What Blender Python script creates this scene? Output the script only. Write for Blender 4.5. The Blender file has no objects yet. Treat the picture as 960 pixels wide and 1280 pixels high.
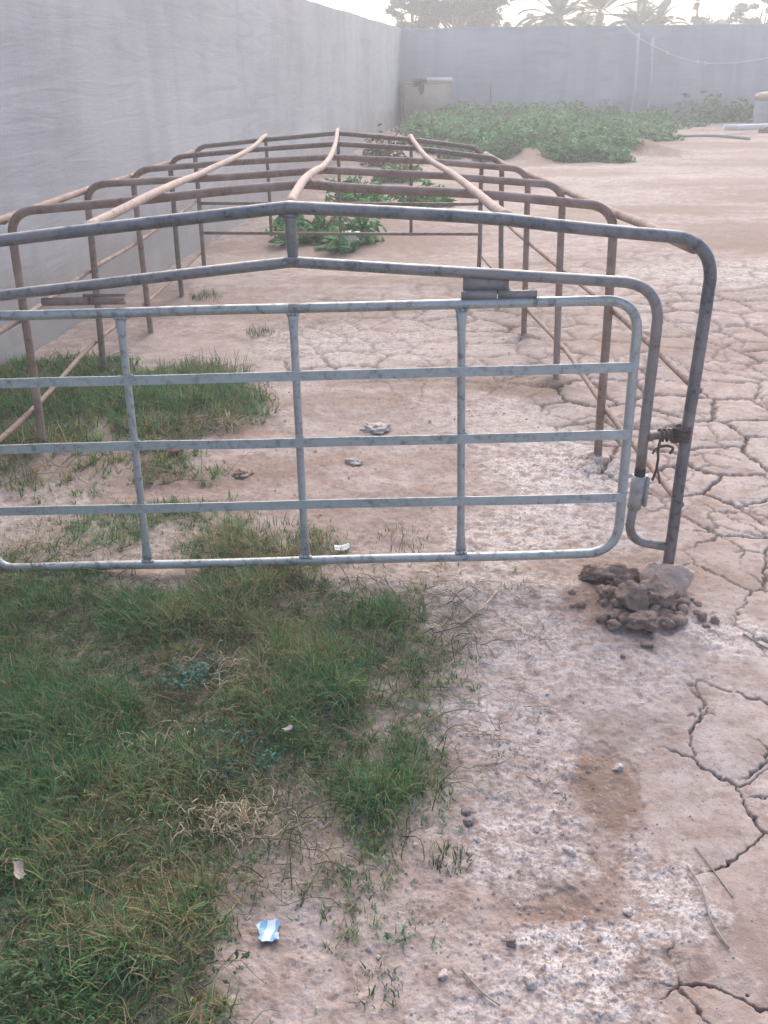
import bpy, math, random
import numpy as np
from mathutils import Vector
R = math.radians
rng = np.random.default_rng(7)
random.seed(7)
sc = bpy.context.scene
C = sc.collection

# ------------------------------------------------------------------ numpy noise
def _h(xi, yi, seed):
    with np.errstate(over='ignore'):
        n = (xi.astype(np.int64)*374761393 + yi.astype(np.int64)*668265263 + seed*974634777) & 0xffffffff
        n = ((n ^ (n >> 13))*1274126177) & 0xffffffff
        n = n ^ (n >> 16)
    return n.astype(np.float64)/4294967295.0
def vn(x, y, seed=0):
    xi = np.floor(x); yi = np.floor(y); fx = x-xi; fy = y-yi
    fx = fx*fx*fx*(fx*(fx*6-15)+10); fy = fy*fy*fy*(fy*(fy*6-15)+10)
    a = _h(xi, yi, seed); b = _h(xi+1, yi, seed); c = _h(xi, yi+1, seed); d = _h(xi+1, yi+1, seed)
    return (a*(1-fx)+b*fx)*(1-fy)+(c*(1-fx)+d*fx)*fy
def fbm(x, y, seed=0, oct=4, gain=.5):
    s = 0; a = 1; t = 0
    for o in range(oct):
        s = s+a*vn(x*2**o+o*17.3, y*2**o-o*9.1, seed+o); t += a; a *= gain
    return s/t
def sst(a, b, x):
    t = np.clip((x-a)/(b-a), 0, 1); return t*t*(3-2*t)
def voronoi(x, y, seed, jit=.85):
    """distance to the nearest cell edge and a random number per cell"""
    xi = np.floor(x); yi = np.floor(y)
    best = np.full(x.shape, 9.); px = np.zeros_like(x); py = np.zeros_like(x); cid = np.zeros_like(x)
    offs = [(i, j) for i in (-1, 0, 1) for j in (-1, 0, 1)]
    def pt(i, j):
        cx, cy = xi+i, yi+j
        return cx+.5+jit*(_h(cx, cy, seed)-.5), cy+.5+jit*(_h(cx, cy, seed+5)-.5), cx, cy
    for i, j in offs:
        qx, qy, cx, cy = pt(i, j)
        d = (qx-x)**2+(qy-y)**2; m = d < best
        best = np.where(m, d, best); px = np.where(m, qx, px); py = np.where(m, qy, py); cid = np.where(m, _h(cx, cy, seed+9), cid)
    e = np.full(x.shape, 9.)
    for i in (-2, -1, 0, 1, 2):
        for j in (-2, -1, 0, 1, 2):
            qx, qy, cx, cy = pt(i, j)
            dx, dy = qx-px, qy-py; L = np.sqrt(dx*dx+dy*dy)
            k = L > 1e-6; L = np.where(k, L, 1)
            dd = ((px+qx)/2-x)*dx/L+((py+qy)/2-y)*dy/L
            e = np.where(k, np.minimum(e, dd), e)
    return e, cid
def poly_sd(x, y, P):
    """signed distance to a polygon, positive inside"""
    P = np.array(P, float); n = len(P); d = np.full(x.shape, 1e9); ins = np.zeros(x.shape, bool)
    for i in range(n):
        a = P[i]; b = P[(i+1) % n]; e = b-a
        t = np.clip(((x-a[0])*e[0]+(y-a[1])*e[1])/(e@e), 0, 1)
        d = np.minimum(d, np.hypot(x-a[0]-t*e[0], y-a[1]-t*e[1]))
        c = ((a[1] > y) != (b[1] > y)) & (x < (b[0]-a[0])*(y-a[1])/((b[1]-a[1]) or 1e-9)+a[0])
        ins ^= c
    return np.where(ins, d, -d)

# ------------------------------------------------------------------ ground zones (metres, plan)
GRASS = [([(-3, 3.05), (-1.3, 2.83), (-.49, 2.80), (-.10, 2.70), (.10, 2.64), (.17, 2.40), (.06, 2.12), (.06, 1.72), (-.02, 1.55), (-.16, 1.52), (-.27, 1.36), (-.36, 1.25), (-.33, 1.10), (-.36, .9), (-.4, -.5), (-3, -.5)], .14, 1.0),
         ([(-2.4, 5.3), (-1.34, 5.22), (-.74, 4.85), (-.60, 4.30), (-.95, 4.02), (-1.67, 3.84), (-2.4, 3.9)], .12, 1.0),
         ([(-2.4, 3.95), (-1.5, 3.80), (-.84, 3.85), (-.80, 3.66), (-1.5, 3.5), (-2.4, 3.5)], .14, .55),
         ([(-1.6, 3.0), (-.98, 3.16), (-.46, 3.22), (-.36, 2.95), (.05, 2.88), (.1, 2.7), (-1.6, 2.8)], .16, .6),
         ([(-.98, 3.86), (-.80, 3.80), (-.78, 3.58), (-.98, 3.56)], .06, .9)]
def grass_density(x, y):
    n = fbm(x*3.1, y*3.1, 31, 4)-.5; n2 = fbm(x*9, y*9, 44, 3)-.5
    d = np.zeros_like(x)
    for P, f, s in GRASS:
        f = f*1.5
        sd = poly_sd(x, y, P)+n*.44+n2*.22
        d = np.maximum(d, s*sst(-f, f, sd))
    # sparse fringe to the right of the big patch
    fr = sst(-.42, .05, poly_sd(x, y, GRASS[0][0])+n*.40)*sst(.44, .62, fbm(x*11, y*11, 77, 3))*.40*sst(1.1, 1.5, y)
    holes = sst(.66, .76, fbm(x*2.6+3, y*2.6, 92, 3))*.45
    clear = np.exp(-((x+.235)**2+(y-1.305)**2)/.010)+.8*np.exp(-((x+.20)**2+(y-1.17)**2)/.016)
    return np.maximum(d*(1-holes), fr)*np.clip(1-1.25*clear, 0, 1)
SALT = [(.72, 3.6, .36, .48, 1.1), (.72, 3.6, .25, .25, 1.2), (.55, 3.05, .35, .3, .8), (.42, 2.50, .30, .33, .65), (.58, 2.25, .3, .25, .5), (1.02, 2.38, .16, .10, .9), (1.15, 2.28, .22, .08, .7),
        (.33, 1.85, .22, .34, .6), (.30, 1.52, .22, .16, .75), (.38, 1.25, .24, .12, 1.15), (.56, 1.36, .12, .13, .95), (.20, 1.16, .2, .12, .6), (.22, 1.66, .18, .2, .45),
        (3.1, 7.6, 1.3, .5, .8), (-.2, 5.6, .5, .5, .75), (.35, 5.9, .5, .5, .45), (-1.5, 3.35, .4, .22, .5), (.5, 4.3, .35, .35, .5), (5.5, 7.2, 1.5, .4, .6), (4, 14, 3, .5, .5), (2.5, 12.6, 1.2, .5, .4)]
BROWN = [(.52, 1.73, .075, .16, 1.), (.47, 1.52, .06, .08, .6), (.37, 1.385, .085, .06, .7), (.30, 1.36, .06, .03, .5), (.50, 1.20, .12, .10, .5), (3.3, 8.9, 1.0, .5, .8), (4.8, 9.6, 1.4, .6, .7), (3.0, 11, 1.4, .5, .5), (4.6, 18, .9, 1.0, .9), (2.6, 16.8, .5, .9, .8),
         (-.35, 9.2, 1.2, 1.3, .5), (.7, 4.75, .35, .2, .7), (.1, 4.85, .35, .16, .5), (-.5, 3.65, .25, .15, .6), (-.7, 4.1, .25, .12, .8), (-.1, 3.2, .35, .25, .4), (.79, 2.52, .20, .20, 1.), (6, 12, 2.5, .8, .6), (7, 16, 3, .7, .6), (4.2, 9.4, 1.6, .9, .75), (2.0, 10.4, 1.0, .5, .55), (4.5, 13.5, 1.6, .7, .6), (6.5, 19.5, 2.2, .9, .7), (3.0, 14.6, 1.2, .5, .5), (8.5, 13.5, 2.5, 1., .7), (8.5, 23.4, 1.5, .6, .6), (4.7, 18.0, .8, 1.1, 1.2)]
def blobs(x, y, L, seed, rag=.9):
    n = fbm(x*5, y*5, seed, 4)-.5; n2 = fbm(x*21, y*21, seed+3, 3)-.5
    m = np.zeros_like(x)
    for cx, cy, rx, ry, s in L:
        near = max(.12, min(1., (rx+ry)/1.))
        r = np.sqrt(((x-cx)/rx)**2+((y-cy)/ry)**2)+rag*n*1.3+n2*.7
        m = np.maximum(m, s*sst(1.25, .55, r))
    return m
CRACKZ = [(.97, 2.62), (.99, 2.36), (.74, 2.05), (.60, 1.75), (.52, 1.45), (.44, 1.18), (.36, .95), (.3, .6), (9, .3), (14, 7.8), (3.2, 8.3), (1.6, 9.0), (.5, 7.6), (-.9, 6.7), (-.75, 5.0), (.0, 4.9), (.62, 4.62), (.80, 3.8), (.95, 3.2)]
def ground_fields(x, y, rowstep):
    wx = x+.09*(fbm(x*4, y*4, 3, 4)-.5)+.018*(vn(x*38, y*38, 8)-.5)+.009*(vn(x*85, y*85, 28)-.5)
    wy = y+.09*(fbm(x*4+40, y*4, 5, 4)-.5)+.018*(vn(x*38+9, y*38, 12)-.5)+.009*(vn(x*85+9, y*85, 29)-.5)
    s1 = 3.9
    e1, c1 = voronoi(wx*s1*(.95), wy*s1*.86, 21)
    e1 = e1/s1
    e2, c2 = voronoi(wx*7.4+5, wy*6.6, 63); e2 = e2/7
    zone = sst(-.06, .16, poly_sd(x, y, CRACKZ)+.30*(fbm(x*3, y*3, 15, 3)-.5))
    salt = .95*blobs(x, y, SALT, 50); brown = blobs(x, y, BROWN, 61, .7)
    g = grass_density(x, y)
    quiet = 1-.85*np.clip(salt*1.2, 0, 1)*sst(2.2, 1.6, y)
    wv = fbm(x*1.7, y*1.7, 90, 3)
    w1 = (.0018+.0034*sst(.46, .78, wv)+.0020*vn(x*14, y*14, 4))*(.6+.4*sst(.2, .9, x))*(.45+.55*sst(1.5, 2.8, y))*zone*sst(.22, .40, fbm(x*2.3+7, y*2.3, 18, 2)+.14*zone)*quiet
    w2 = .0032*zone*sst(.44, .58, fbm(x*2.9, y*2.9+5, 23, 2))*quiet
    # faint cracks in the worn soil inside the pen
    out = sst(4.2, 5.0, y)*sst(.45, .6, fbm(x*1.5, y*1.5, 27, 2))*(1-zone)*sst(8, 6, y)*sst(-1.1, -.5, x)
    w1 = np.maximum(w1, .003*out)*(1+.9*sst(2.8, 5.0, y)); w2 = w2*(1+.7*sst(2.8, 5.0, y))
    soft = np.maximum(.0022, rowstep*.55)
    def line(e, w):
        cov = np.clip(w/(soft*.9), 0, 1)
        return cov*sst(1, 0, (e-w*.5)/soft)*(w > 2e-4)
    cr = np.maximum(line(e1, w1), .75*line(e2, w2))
    # ------------ height
    z = .05*(fbm(x*.5, y*.5, 1, 3)-.5)+.018*(fbm(x*2.4, y*2.4, 2, 4)-.5)
    z *= sst(0, .6, np.hypot(x-.9, y-2.7)+.25)
    rough = np.clip(1-zone*.8, .16, 1)
    z += rough*(.013*(fbm(x*13, y*13, 6, 4, .6)-.5)+.010*(fbm(x*47, y*47, 9, 4, .65)-.5)*sst(7, 3, y))
    # crusty scabs: lifted flakes with ragged edges where the salt is
    fl = sst(.44, .60, fbm(x*21, y*21, 70, 5, .65))
    z += .0042*fl*np.clip(salt*1.3, 0, 1)*sst(6, 3, y)
    z += zone*(.0045*sst(0, .05, e1)+.003*(c1-.5))      # plates: domed, slightly different levels
    z -= .016*np.maximum(line(e1, w1), 0)*(soft < .02)+.010*line(e2, w2)*(soft < .02)
    z -= .0055*sst(.28, .55, brown)*sst(3, 2, y)
    z += .03*g*fbm(x*5, y*5, 33, 3)
    # a low spoil heap beside the concrete footing and mounds by the crop patch
    hp_ = np.exp(-(((x-.775)/.14)**2+((y-2.50)/.13)**2)); z += hp_*(.050+.075*(fbm(x*19, y*19, 37, 4, .65)-.5))
    for lx, ly in ((.91, 3.70), (.92, 4.79), (.875, 5.70), (.855, 6.75), (.79, 7.72), (-1.5, 3.87), (-1.5, 4.96)):
        z += .030*np.exp(-((x-lx)**2+(y-ly)**2)/.0075)*(.4+1.2*fbm(x*14, y*14, 39, 3))
    z += .22*np.exp(-(((x-4.6)/.55)**2+((y-17.9)/.8)**2))*(.7+.6*fbm(x*4, y*4, 36, 3))
    z += .16*np.exp(-(((x-2.6)/.4)**2+((y-17.3)/.8)**2))
    z += .12*np.exp(-(((x-.0)/.8)**2+((y-10.2)/.8)**2))
    return z, cr, salt, brown, g
def ground_z(x, y):
    x = np.atleast_1d(np.asarray(x, float)); y = np.atleast_1d(np.asarray(y, float))
    return ground_fields(x, y, np.full(x.shape, .03))[0]
def gz(x, y): return float(ground_z(x, y)[0])

# ------------------------------------------------------------------ object helpers
def link(o, parent=None):
    C.objects.link(o)
    if parent: o.parent = parent
    return o
def np_mesh(name, V, F, mat, parent=None, smooth=True, attrs=None, point=True):
    """F: (n,4) quads or list of arrays mixing quads (n,4) and tris (n,3)"""
    V = np.asarray(V, np.float32).reshape(-1, 3)
    Fs = F if isinstance(F, list) else [F]
    Fs = [np.asarray(f, np.int32) for f in Fs if len(f)]
    me = bpy.data.meshes.new(name)
    me.vertices.add(len(V)); me.vertices.foreach_set('co', V.ravel())
    loops = np.concatenate([f.ravel() for f in Fs]); tot = np.concatenate([np.full(len(f), f.shape[1], np.int32) for f in Fs])
    me.loops.add(len(loops)); me.loops.foreach_set('vertex_index', loops)
    me.polygons.add(len(tot)); st = np.concatenate([[0], np.cumsum(tot)[:-1]]).astype(np.int32)
    me.polygons.foreach_set('loop_start', st); me.polygons.foreach_set('loop_total', tot)
    me.polygons.foreach_set('use_smooth', np.full(len(tot), smooth, bool))
    for k, a in (attrs or {}).items():
        at = me.attributes.new(k, 'FLOAT_COLOR', 'POINT'); at.data.foreach_set('color', np.asarray(a, np.float32).ravel())
    me.update(calc_edges=True); me.validate()
    me.materials.append(mat)
    o = bpy.data.objects.new(name, me)
    return link(o, parent)
class MB:
    """collects shapes, links them as ONE mesh object"""
    def __init__(s): s.V = []; s.Q = []; s.T = []; s.n = 0
    def add(s, V, Q=(), T=()):
        V = np.asarray(V, float).reshape(-1, 3)
        if len(Q): s.Q.append(np.asarray(Q, int)+s.n)
        if len(T): s.T.append(np.asarray(T, int)+s.n)
        s.V.append(V); s.n += len(V); return s
    def tube(s, P, ra, rb=None, side=None, n=12, cap=True):
        P = np.asarray(P, float); k = len(P)
        ra = np.broadcast_to(np.asarray(ra, float), (k,)); rb = ra if rb is None else np.broadcast_to(np.asarray(rb, float), (k,))
        T = np.gradient(P, axis=0); T /= np.linalg.norm(T, axis=1)[:, None]+1e-12
        if side is None:
            a = np.array([0, 0, 1.]) if abs(T[0, 2]) < .9 else np.array([1., 0, 0])
            N = np.cross(T[0], a); N /= np.linalg.norm(N)
        else: N = np.asarray(side, float)
        th = np.linspace(0, 2*np.pi, n, endpoint=False); out = []
        for i in range(k):
            N = N-T[i]*(N@T[i]); N /= np.linalg.norm(N)+1e-12; B = np.cross(T[i], N)
            out.append(P[i]+np.cos(th)[:, None]*N*ra[i]+np.sin(th)[:, None]*B*rb[i])
        V = np.concatenate(out); Q = []
        for i in range(k-1):
            a = i*n+np.arange(n); b = i*n+(np.arange(n)+1) % n
            Q.append(np.stack([a, b, b+n, a+n], 1))
        T3 = []
        if cap:
            V = np.concatenate([V, [P[0], P[-1]]])
            j = np.arange(n); j2 = (j+1) % n; o = (k-1)*n
            T3 = np.concatenate([np.stack([np.full(n, k*n), j2, j], 1), np.stack([np.full(n, k*n+1), o+j, o+j2], 1)])
        return s.add(V, np.concatenate(Q), T3)
    def box(s, c, size, rot=None, bev=0):
        sx, sy, sz = np.asarray(size, float)/2
        b = bev
        import bmesh
        bm = bmesh.new(); bmesh.ops.create_cube(bm, size=1)
        for v in bm.verts: v.co = Vector((v.co.x*2*sx, v.co.y*2*sy, v.co.z*2*sz))
        if b: bmesh.ops.bevel(bm, geom=list(bm.edges), offset=b, segments=2, affect='EDGES')
        V = np.array([v.co[:] for v in bm.verts])
        if rot is not None: V = V@np.asarray(rot, float).T
        bm.verts.index_update()
        Q = [[v.index for v in f.verts] for f in bm.faces if len(f.verts) == 4]
        T = [[v.index for v in f.verts] for f in bm.faces if len(f.verts) == 3]
        bm.free()
        return s.add(V+np.asarray(c, float), Q, T)
    def rock(s, c, size, seed, sub=3, amp=.35, rot=0., fr=2.2, facet=0):
        import bmesh
        bm = bmesh.new(); bmesh.ops.create_icosphere(bm, subdivisions=sub, radius=1)
        V = np.array([v.co[:] for v in bm.verts]); bm.verts.index_update()
        T = [[v.index for v in f.verts] for f in bm.faces]; bm.free()
        r = np.random.default_rng(seed)
        for _ in range(facet):           # broken flat faces
            d = r.normal(size=3); d /= np.linalg.norm(d); h = r.uniform(.55, .85)
            p = V@d; V = V-np.outer(np.maximum(p-h, 0), d)
        f = fbm(V[:, 0]*fr+seed, V[:, 1]*fr+V[:, 2]*1.7, seed, 4)+fbm(V[:, 2]*fr-seed, V[:, 0]*fr, seed+2, 4)-1
        f2 = fbm(V[:, 0]*fr*3.3+seed, V[:, 1]*fr*3.3+V[:, 2]*4.1, seed+7, 3, .65)-.5
        V = V*(1+amp*f+amp*.55*f2)[:, None]*np.asarray(size)
        ca, sa = math.cos(rot), math.sin(rot); V = V@np.array([[ca, -sa, 0], [sa, ca, 0], [0, 0, 1]]).T
        return s.add(V+np.asarray(c, float), (), T)
    def build(s, name, mat, parent=None, smooth=True, origin=None, sharp=None):
        V = np.concatenate(s.V)
        if origin is None and parent is None:
            origin = np.array([V[:, 0].mean(), V[:, 1].mean(), V[:, 2].min()])
        if origin is None: origin = np.zeros(3)
        F = [np.concatenate(q) for q in (s.Q, s.T) if q]
        o = np_mesh(name, V-origin, F, mat, parent, smooth)
        o.location = origin
        if sharp: o.data.set_sharp_from_angle(angle=R(sharp))
        return o
def fillet(P, rad, seg=7):
    P = [np.asarray(p, float) for p in P]; out = [P[0]]
    for i in range(1, len(P)-1):
        a, b, c = P[i-1], P[i], P[i+1]; r = rad[i] if isinstance(rad, (list, tuple)) else rad
        if r <= 0: out.append(b); continue
        u = (a-b)/np.linalg.norm(a-b); v = (c-b)/np.linalg.norm(c-b)
        t = min(r/math.tan(math.acos(np.clip(u@v, -1, 1))/2), .45*np.linalg.norm(a-b), .45*np.linalg.norm(c-b))
        p, q = b+u*t, b+v*t
        for k in range(seg+1):
            w = k/seg; out.append((1-w)**2*p*1+2*w*(1-w)*(b*.86+(p+q)/2*.14)+w*w*q)
    out.append(P[-1]); return np.array(out)
def dens(P, step=.12, wob=0., seed=0):
    """resample a polyline and give it a hand-bent wobble"""
    P = np.asarray(P, float); out = [P[0]]
    for a, b in zip(P[:-1], P[1:]):
        k = max(1, int(np.linalg.norm(b-a)/step)); out += [a+(b-a)*(j/k) for j in range(1, k+1)]
    out = np.array(out)
    if wob:
        s = np.concatenate([[0], np.cumsum(np.linalg.norm(np.diff(out, axis=0), axis=1))])
        for ax in range(3): out[:, ax] += wob*(vn(s*2.1+seed*3.7+ax*11, s*0+seed, 5+ax)-.5)*2*np.minimum(1, np.minimum(s, s[-1]-s)*6)
    return out
def spline(P, k=8):
    P = np.asarray(P, float); E = np.vstack([2*P[0]-P[1], P, 2*P[-1]-P[-2]]); out = []
    for i in range(1, len(E)-2):
        a, b, c, d = E[i-1:i+3]
        for t in np.linspace(0, 1, k, endpoint=False):
            out.append(.5*(2*b+(c-a)*t+(2*a-5*b+4*c-d)*t*t+(3*b-a-3*c+d)*t**3))
    out.append(P[-1]); return np.array(out)
def tag(o, label=None, cat=None, group=None, kind=None):
    if label: o['label'] = label
    if cat: o['category'] = cat
    if group: o['group'] = group
    if kind: o['kind'] = kind
    return o
def thing(name, label, cat, loc=(0, 0, 0), group=None):
    o = bpy.data.objects.new(name, None); o.location = loc; o.empty_display_size = .1
    return tag(link(o), label, cat, group)

# ------------------------------------------------------------------ materials
def mat(name, rough=.9):
    m = bpy.data.materials.new(name); m.use_nodes = True
    nt = m.node_tree; b = nt.nodes['Principled BSDF']; b.inputs['Roughness'].default_value = rough
    b.inputs['Specular IOR Level'].default_value = .25
    return m, nt, b
def N(nt, t, **k):
    n = nt.nodes.new(t)
    for a, v in k.items():
        if a in n.inputs.keys(): n.inputs[a].default_value = v
        else: setattr(n, a, v)
    return n
def noise(nt, co, scale, detail=4, rough=.55, dist=0.):
    n = N(nt, 'ShaderNodeTexNoise'); n.inputs['Scale'].default_value = scale; n.inputs['Detail'].default_value = detail
    n.inputs['Roughness'].default_value = rough; n.inputs['Distortion'].default_value = dist
    if co is not None: nt.links.new(co, n.inputs['Vector'])
    return n.outputs['Fac']
def ramp(nt, fac, stops, interp='LINEAR'):
    r = N(nt, 'ShaderNodeValToRGB'); r.color_ramp.interpolation = interp; e = r.color_ramp.elements
    while len(e) < len(stops): e.new(.5)
    for i, (p, c) in enumerate(stops):
        e[i].position = p; e[i].color = (c, c, c, 1) if not hasattr(c, '__len__') else (*c, 1)
    nt.links.new(fac, r.inputs['Fac']); return r.outputs['Color']
def mix(nt, fac, a, b, mode='MIX'):
    m = N(nt, 'ShaderNodeMix', data_type='RGBA', blend_type=mode)
    for s, v in ((0, fac), (6, a), (7, b)):
        if hasattr(v, 'is_linked'): nt.links.new(v, m.inputs[s])
        elif s == 0: m.inputs[0].default_value = v
        else: m.inputs[s].default_value = (*v, 1)
    return m.outputs[2]
def math_(nt, op, a, b=None):
    m = N(nt, 'ShaderNodeMath', operation=op)
    for i, v in enumerate((a, b)):
        if v is None: continue
        if hasattr(v, 'is_linked'): nt.links.new(v, m.inputs[i])
        else: m.inputs[i].default_value = v
    return m.outputs[0]
def bump(nt, b, h, strength=.5, dist=.01):
    n = N(nt, 'ShaderNodeBump'); n.inputs['Strength'].default_value = strength; n.inputs['Distance'].default_value = dist
    nt.links.new(h, n.inputs['Height']); nt.links.new(n.outputs['Normal'], b.inputs['Normal'])
def objco(nt, scale=None):
    t = N(nt, 'ShaderNodeTexCoord').outputs['Object']
    if scale is None: return t
    m = N(nt, 'ShaderNodeMapping'); m.inputs['Scale'].default_value = scale; nt.links.new(t, m.inputs['Vector']); return m.outputs['Vector']

def ground_mat():
    m, nt, b = mat('cracked_clay', .95); L = nt.links
    co = objco(nt)
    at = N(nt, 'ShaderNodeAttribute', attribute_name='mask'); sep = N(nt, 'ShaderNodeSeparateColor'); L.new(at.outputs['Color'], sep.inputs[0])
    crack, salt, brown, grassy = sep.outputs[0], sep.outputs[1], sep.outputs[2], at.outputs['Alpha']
    n1 = noise(nt, co, 1.3, 6); n2 = noise(nt, co, 9, 6, .65); n3 = noise(nt, co, 55, 5, .7); n4 = noise(nt, co, 180, 3, .7)
    n5 = noise(nt, co, 24, 5, .7); n6 = noise(nt, co, 95, 4, .75); n7 = noise(nt, co, 3.6, 5, .6)
    clay = ramp(nt, n1, [(.38, (.272, .216, .196)), (.5, (.322, .262, .240)), (.62, (.365, .308, .288))])
    clay = mix(nt, ramp(nt, n7, [(.38, .6), (.50, 0.)]), clay, (.29, .215, .185))
    clay = mix(nt, ramp(nt, n2, [(.46, .0), (.62, .55)]), clay, (.45, .385, .36))
    clay = mix(nt, ramp(nt, n5, [(.36, .75), (.46, 0.)]), clay, (.215, .155, .13))
    clay = mix(nt, ramp(nt, n2, [(.38, .55), (.47, 0.)]), clay, (.235, .165, .135))
    drift = noise(nt, objco(nt, (.45, 1.3, 1)), .8, 5, .6)
    clay = mix(nt, ramp(nt, drift, [(.50, 0.), (.60, .55)]), clay, (.235, .160, .125))
    clay = mix(nt, ramp(nt, drift, [(.38, .45), (.46, 0.)]), clay, (.42, .35, .318))
    sm = ramp(nt, n5, [(.42, .12), (.56, 1.)])
    sm2 = ramp(nt, n6, [(.42, .35), (.54, 1.)])
    c = mix(nt, math_(nt, 'MULTIPLY', math_(nt, 'MULTIPLY', sm, sm2), salt), clay, (.575, .53, .515))
    c = mix(nt, math_(nt, 'MULTIPLY', salt, ramp(nt, n6, [(.40, .7), (.47, 0.)])), c, (.24, .185, .165))
    c = mix(nt, math_(nt, 'MULTIPLY', brown, ramp(nt, n2, [(.35, .6), (.6, 1.)])), c, (.190, .122, .090))
    c = mix(nt, math_(nt, 'MULTIPLY', grassy, .80), c, (.160, .130, .100))
    c = mix(nt, ramp(nt, n3, [(.36, .5), (.45, 0.)]), c, (.20, .15, .125))
    c = mix(nt, ramp(nt, n3, [(.57, 0.), (.68, .40)]), c, (.52, .47, .44))
    c = mix(nt, ramp(nt, n4, [(.36, .45), (.44, 0.)]), c, (.21, .165, .14))
    c = mix(nt, math_(nt, 'MULTIPLY', crack, .9), c, (.065, .05, .044))  # crack colour: darker damp soil plus the shade inside, painted near black
    L.new(c, b.inputs['Base Color'])
    h = math_(nt, 'ADD', math_(nt, 'MULTIPLY', n3, .8), math_(nt, 'MULTIPLY', n4, .4))
    bump(nt, b, h, .55, .008)
    return m
def wall_mat():
    m, nt, b = mat('cement_plaster', .92); L = nt.links
    co = objco(nt)
    big = noise(nt, objco(nt, (.30, .30, .55)), 1.2, 4)
    trow = noise(nt, objco(nt, (.42, .42, 3.6)), 1.9, 5, .58, 1.2)
    trow2 = noise(nt, objco(nt, (.7, .7, 9)), 1.7, 4, .6, 1.8)
    drip = noise(nt, objco(nt, (1.5, 1.5, .12)), 1.6, 4, .6, .3)
    fine = noise(nt, co, 70, 4, .7)
    c = ramp(nt, big, [(.38, (.375, .372, .392)), (.52, (.455, .45, .468)), (.64, (.52, .512, .52))])
    c = mix(nt, ramp(nt, trow, [(.40, .0), (.62, .35)]), c, (.52, .515, .515))
    c = mix(nt, ramp(nt, trow, [(.32, .38), (.46, 0.)]), c, (.34, .335, .34))
    c = mix(nt, ramp(nt, trow2, [(.56, 0.), (.70, .24)]), c, (.53, .53, .55))
    c = mix(nt, ramp(nt, drip, [(.48, 0.), (.62, .34)]), c, (.34, .34, .35))
    sx = N(nt, 'ShaderNodeSeparateXYZ'); L.new(co, sx.inputs[0])
    foot = math_(nt, 'ADD', sx.outputs[2], math_(nt, 'MULTIPLY', noise(nt, co, 3.2, 5, .65), -.7))
    c = mix(nt, ramp(nt, foot, [(.0, .55), (.22, 0.)]), c, (.30, .262, .235))
    c = mix(nt, ramp(nt, noise(nt, objco(nt, (.8, .8, .8)), 1.6, 5, .6), [(.50, 0.), (.64, .45)]), c, (.50, .495, .49))
    c = mix(nt, ramp(nt, fine, [(.32, .3), (.5, 0.)]), c, (.25, .25, .265))
    L.new(c, b.inputs['Base Color'])
    h = math_(nt, 'ADD', math_(nt, 'MULTIPLY', trow, 1.), math_(nt, 'ADD', math_(nt, 'MULTIPLY', trow2, .5), math_(nt, 'MULTIPLY', fine, .14)))
    bump(nt, b, h, .22, .025)
    return m
def metal_mat(name, base, dark, rust, rust_amt, rough=.5, metallic=.55, pale=None):
    m, nt, b = mat(name, rough); L = nt.links; co = objco(nt)
    n1 = noise(nt, co, 6, 5, .65); n2 = noise(nt, co, 38, 5, .7); n3 = noise(nt, co, 130, 3, .7)
    c = mix(nt, ramp(nt, n2, [(.34, .8), (.50, 0.)]), base, dark)
    c = mix(nt, ramp(nt, n1, [(.62-rust_amt*.34, 0.), (.74-rust_amt*.2, .9)]), c, rust)
    if pale: c = mix(nt, ramp(nt, n1, [(.46, 0.), (.62, .6)]), c, pale)
    c = mix(nt, ramp(nt, n3, [(.24, .8), (.36, 0.)]), c, dark)
    L.new(c, b.inputs['Base Color']); b.inputs['Metallic'].default_value = metallic
    L.new(ramp(nt, n2, [(.3, min(1, rough+.2)), (.7, max(.2, rough-.1))]), b.inputs['Roughness'])
    bump(nt, b, n3, .25, .002)
    return m
def plain_mat(name, c1, c2, scale=12, rough=.85, bs=.4, bd=.004, c3=None):
    m, nt, b = mat(name, rough); co = objco(nt)
    n1 = noise(nt, co, scale, 6, .65); n2 = noise(nt, co, scale*5, 4, .7)
    c = mix(nt, ramp(nt, n1, [(.35, 0.), (.65, 1.)]), c1, c2)
    if c3: c = mix(nt, ramp(nt, n2, [(.55, 0.), (.7, .7)]), c, c3)
    c = mix(nt, ramp(nt, n2, [(.3, .35), (.46, 0.)]), c, tuple(v*.45 for v in c1))
    nt.links.new(c, b.inputs['Base Color']); bump(nt, b, math_(nt, 'ADD', n1, n2), bs, bd)
    return m
def leaf_mat(name, attr='tint', rough=.65, trans=.25):
    m, nt, b = mat(name, rough); L = nt.links
    at = N(nt, 'ShaderNodeAttribute', attribute_name=attr)
    n = noise(nt, objco(nt), 30, 3)
    c = mix(nt, ramp(nt, n, [(.3, .25), (.6, 0.)]), at.outputs['Color'], (.02, .03, .012))
    L.new(c, b.inputs['Base Color'])
    t = N(nt, 'ShaderNodeBsdfTranslucent'); L.new(c, t.inputs['Color'])
    mx = N(nt, 'ShaderNodeMixShader'); mx.inputs[0].default_value = trans
    L.new(b.outputs[0], mx.inputs[1]); L.new(t.outputs[0], mx.inputs[2])
    L.new(mx.outputs[0], nt.nodes['Material Output'].inputs['Surface'])
    return m
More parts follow.
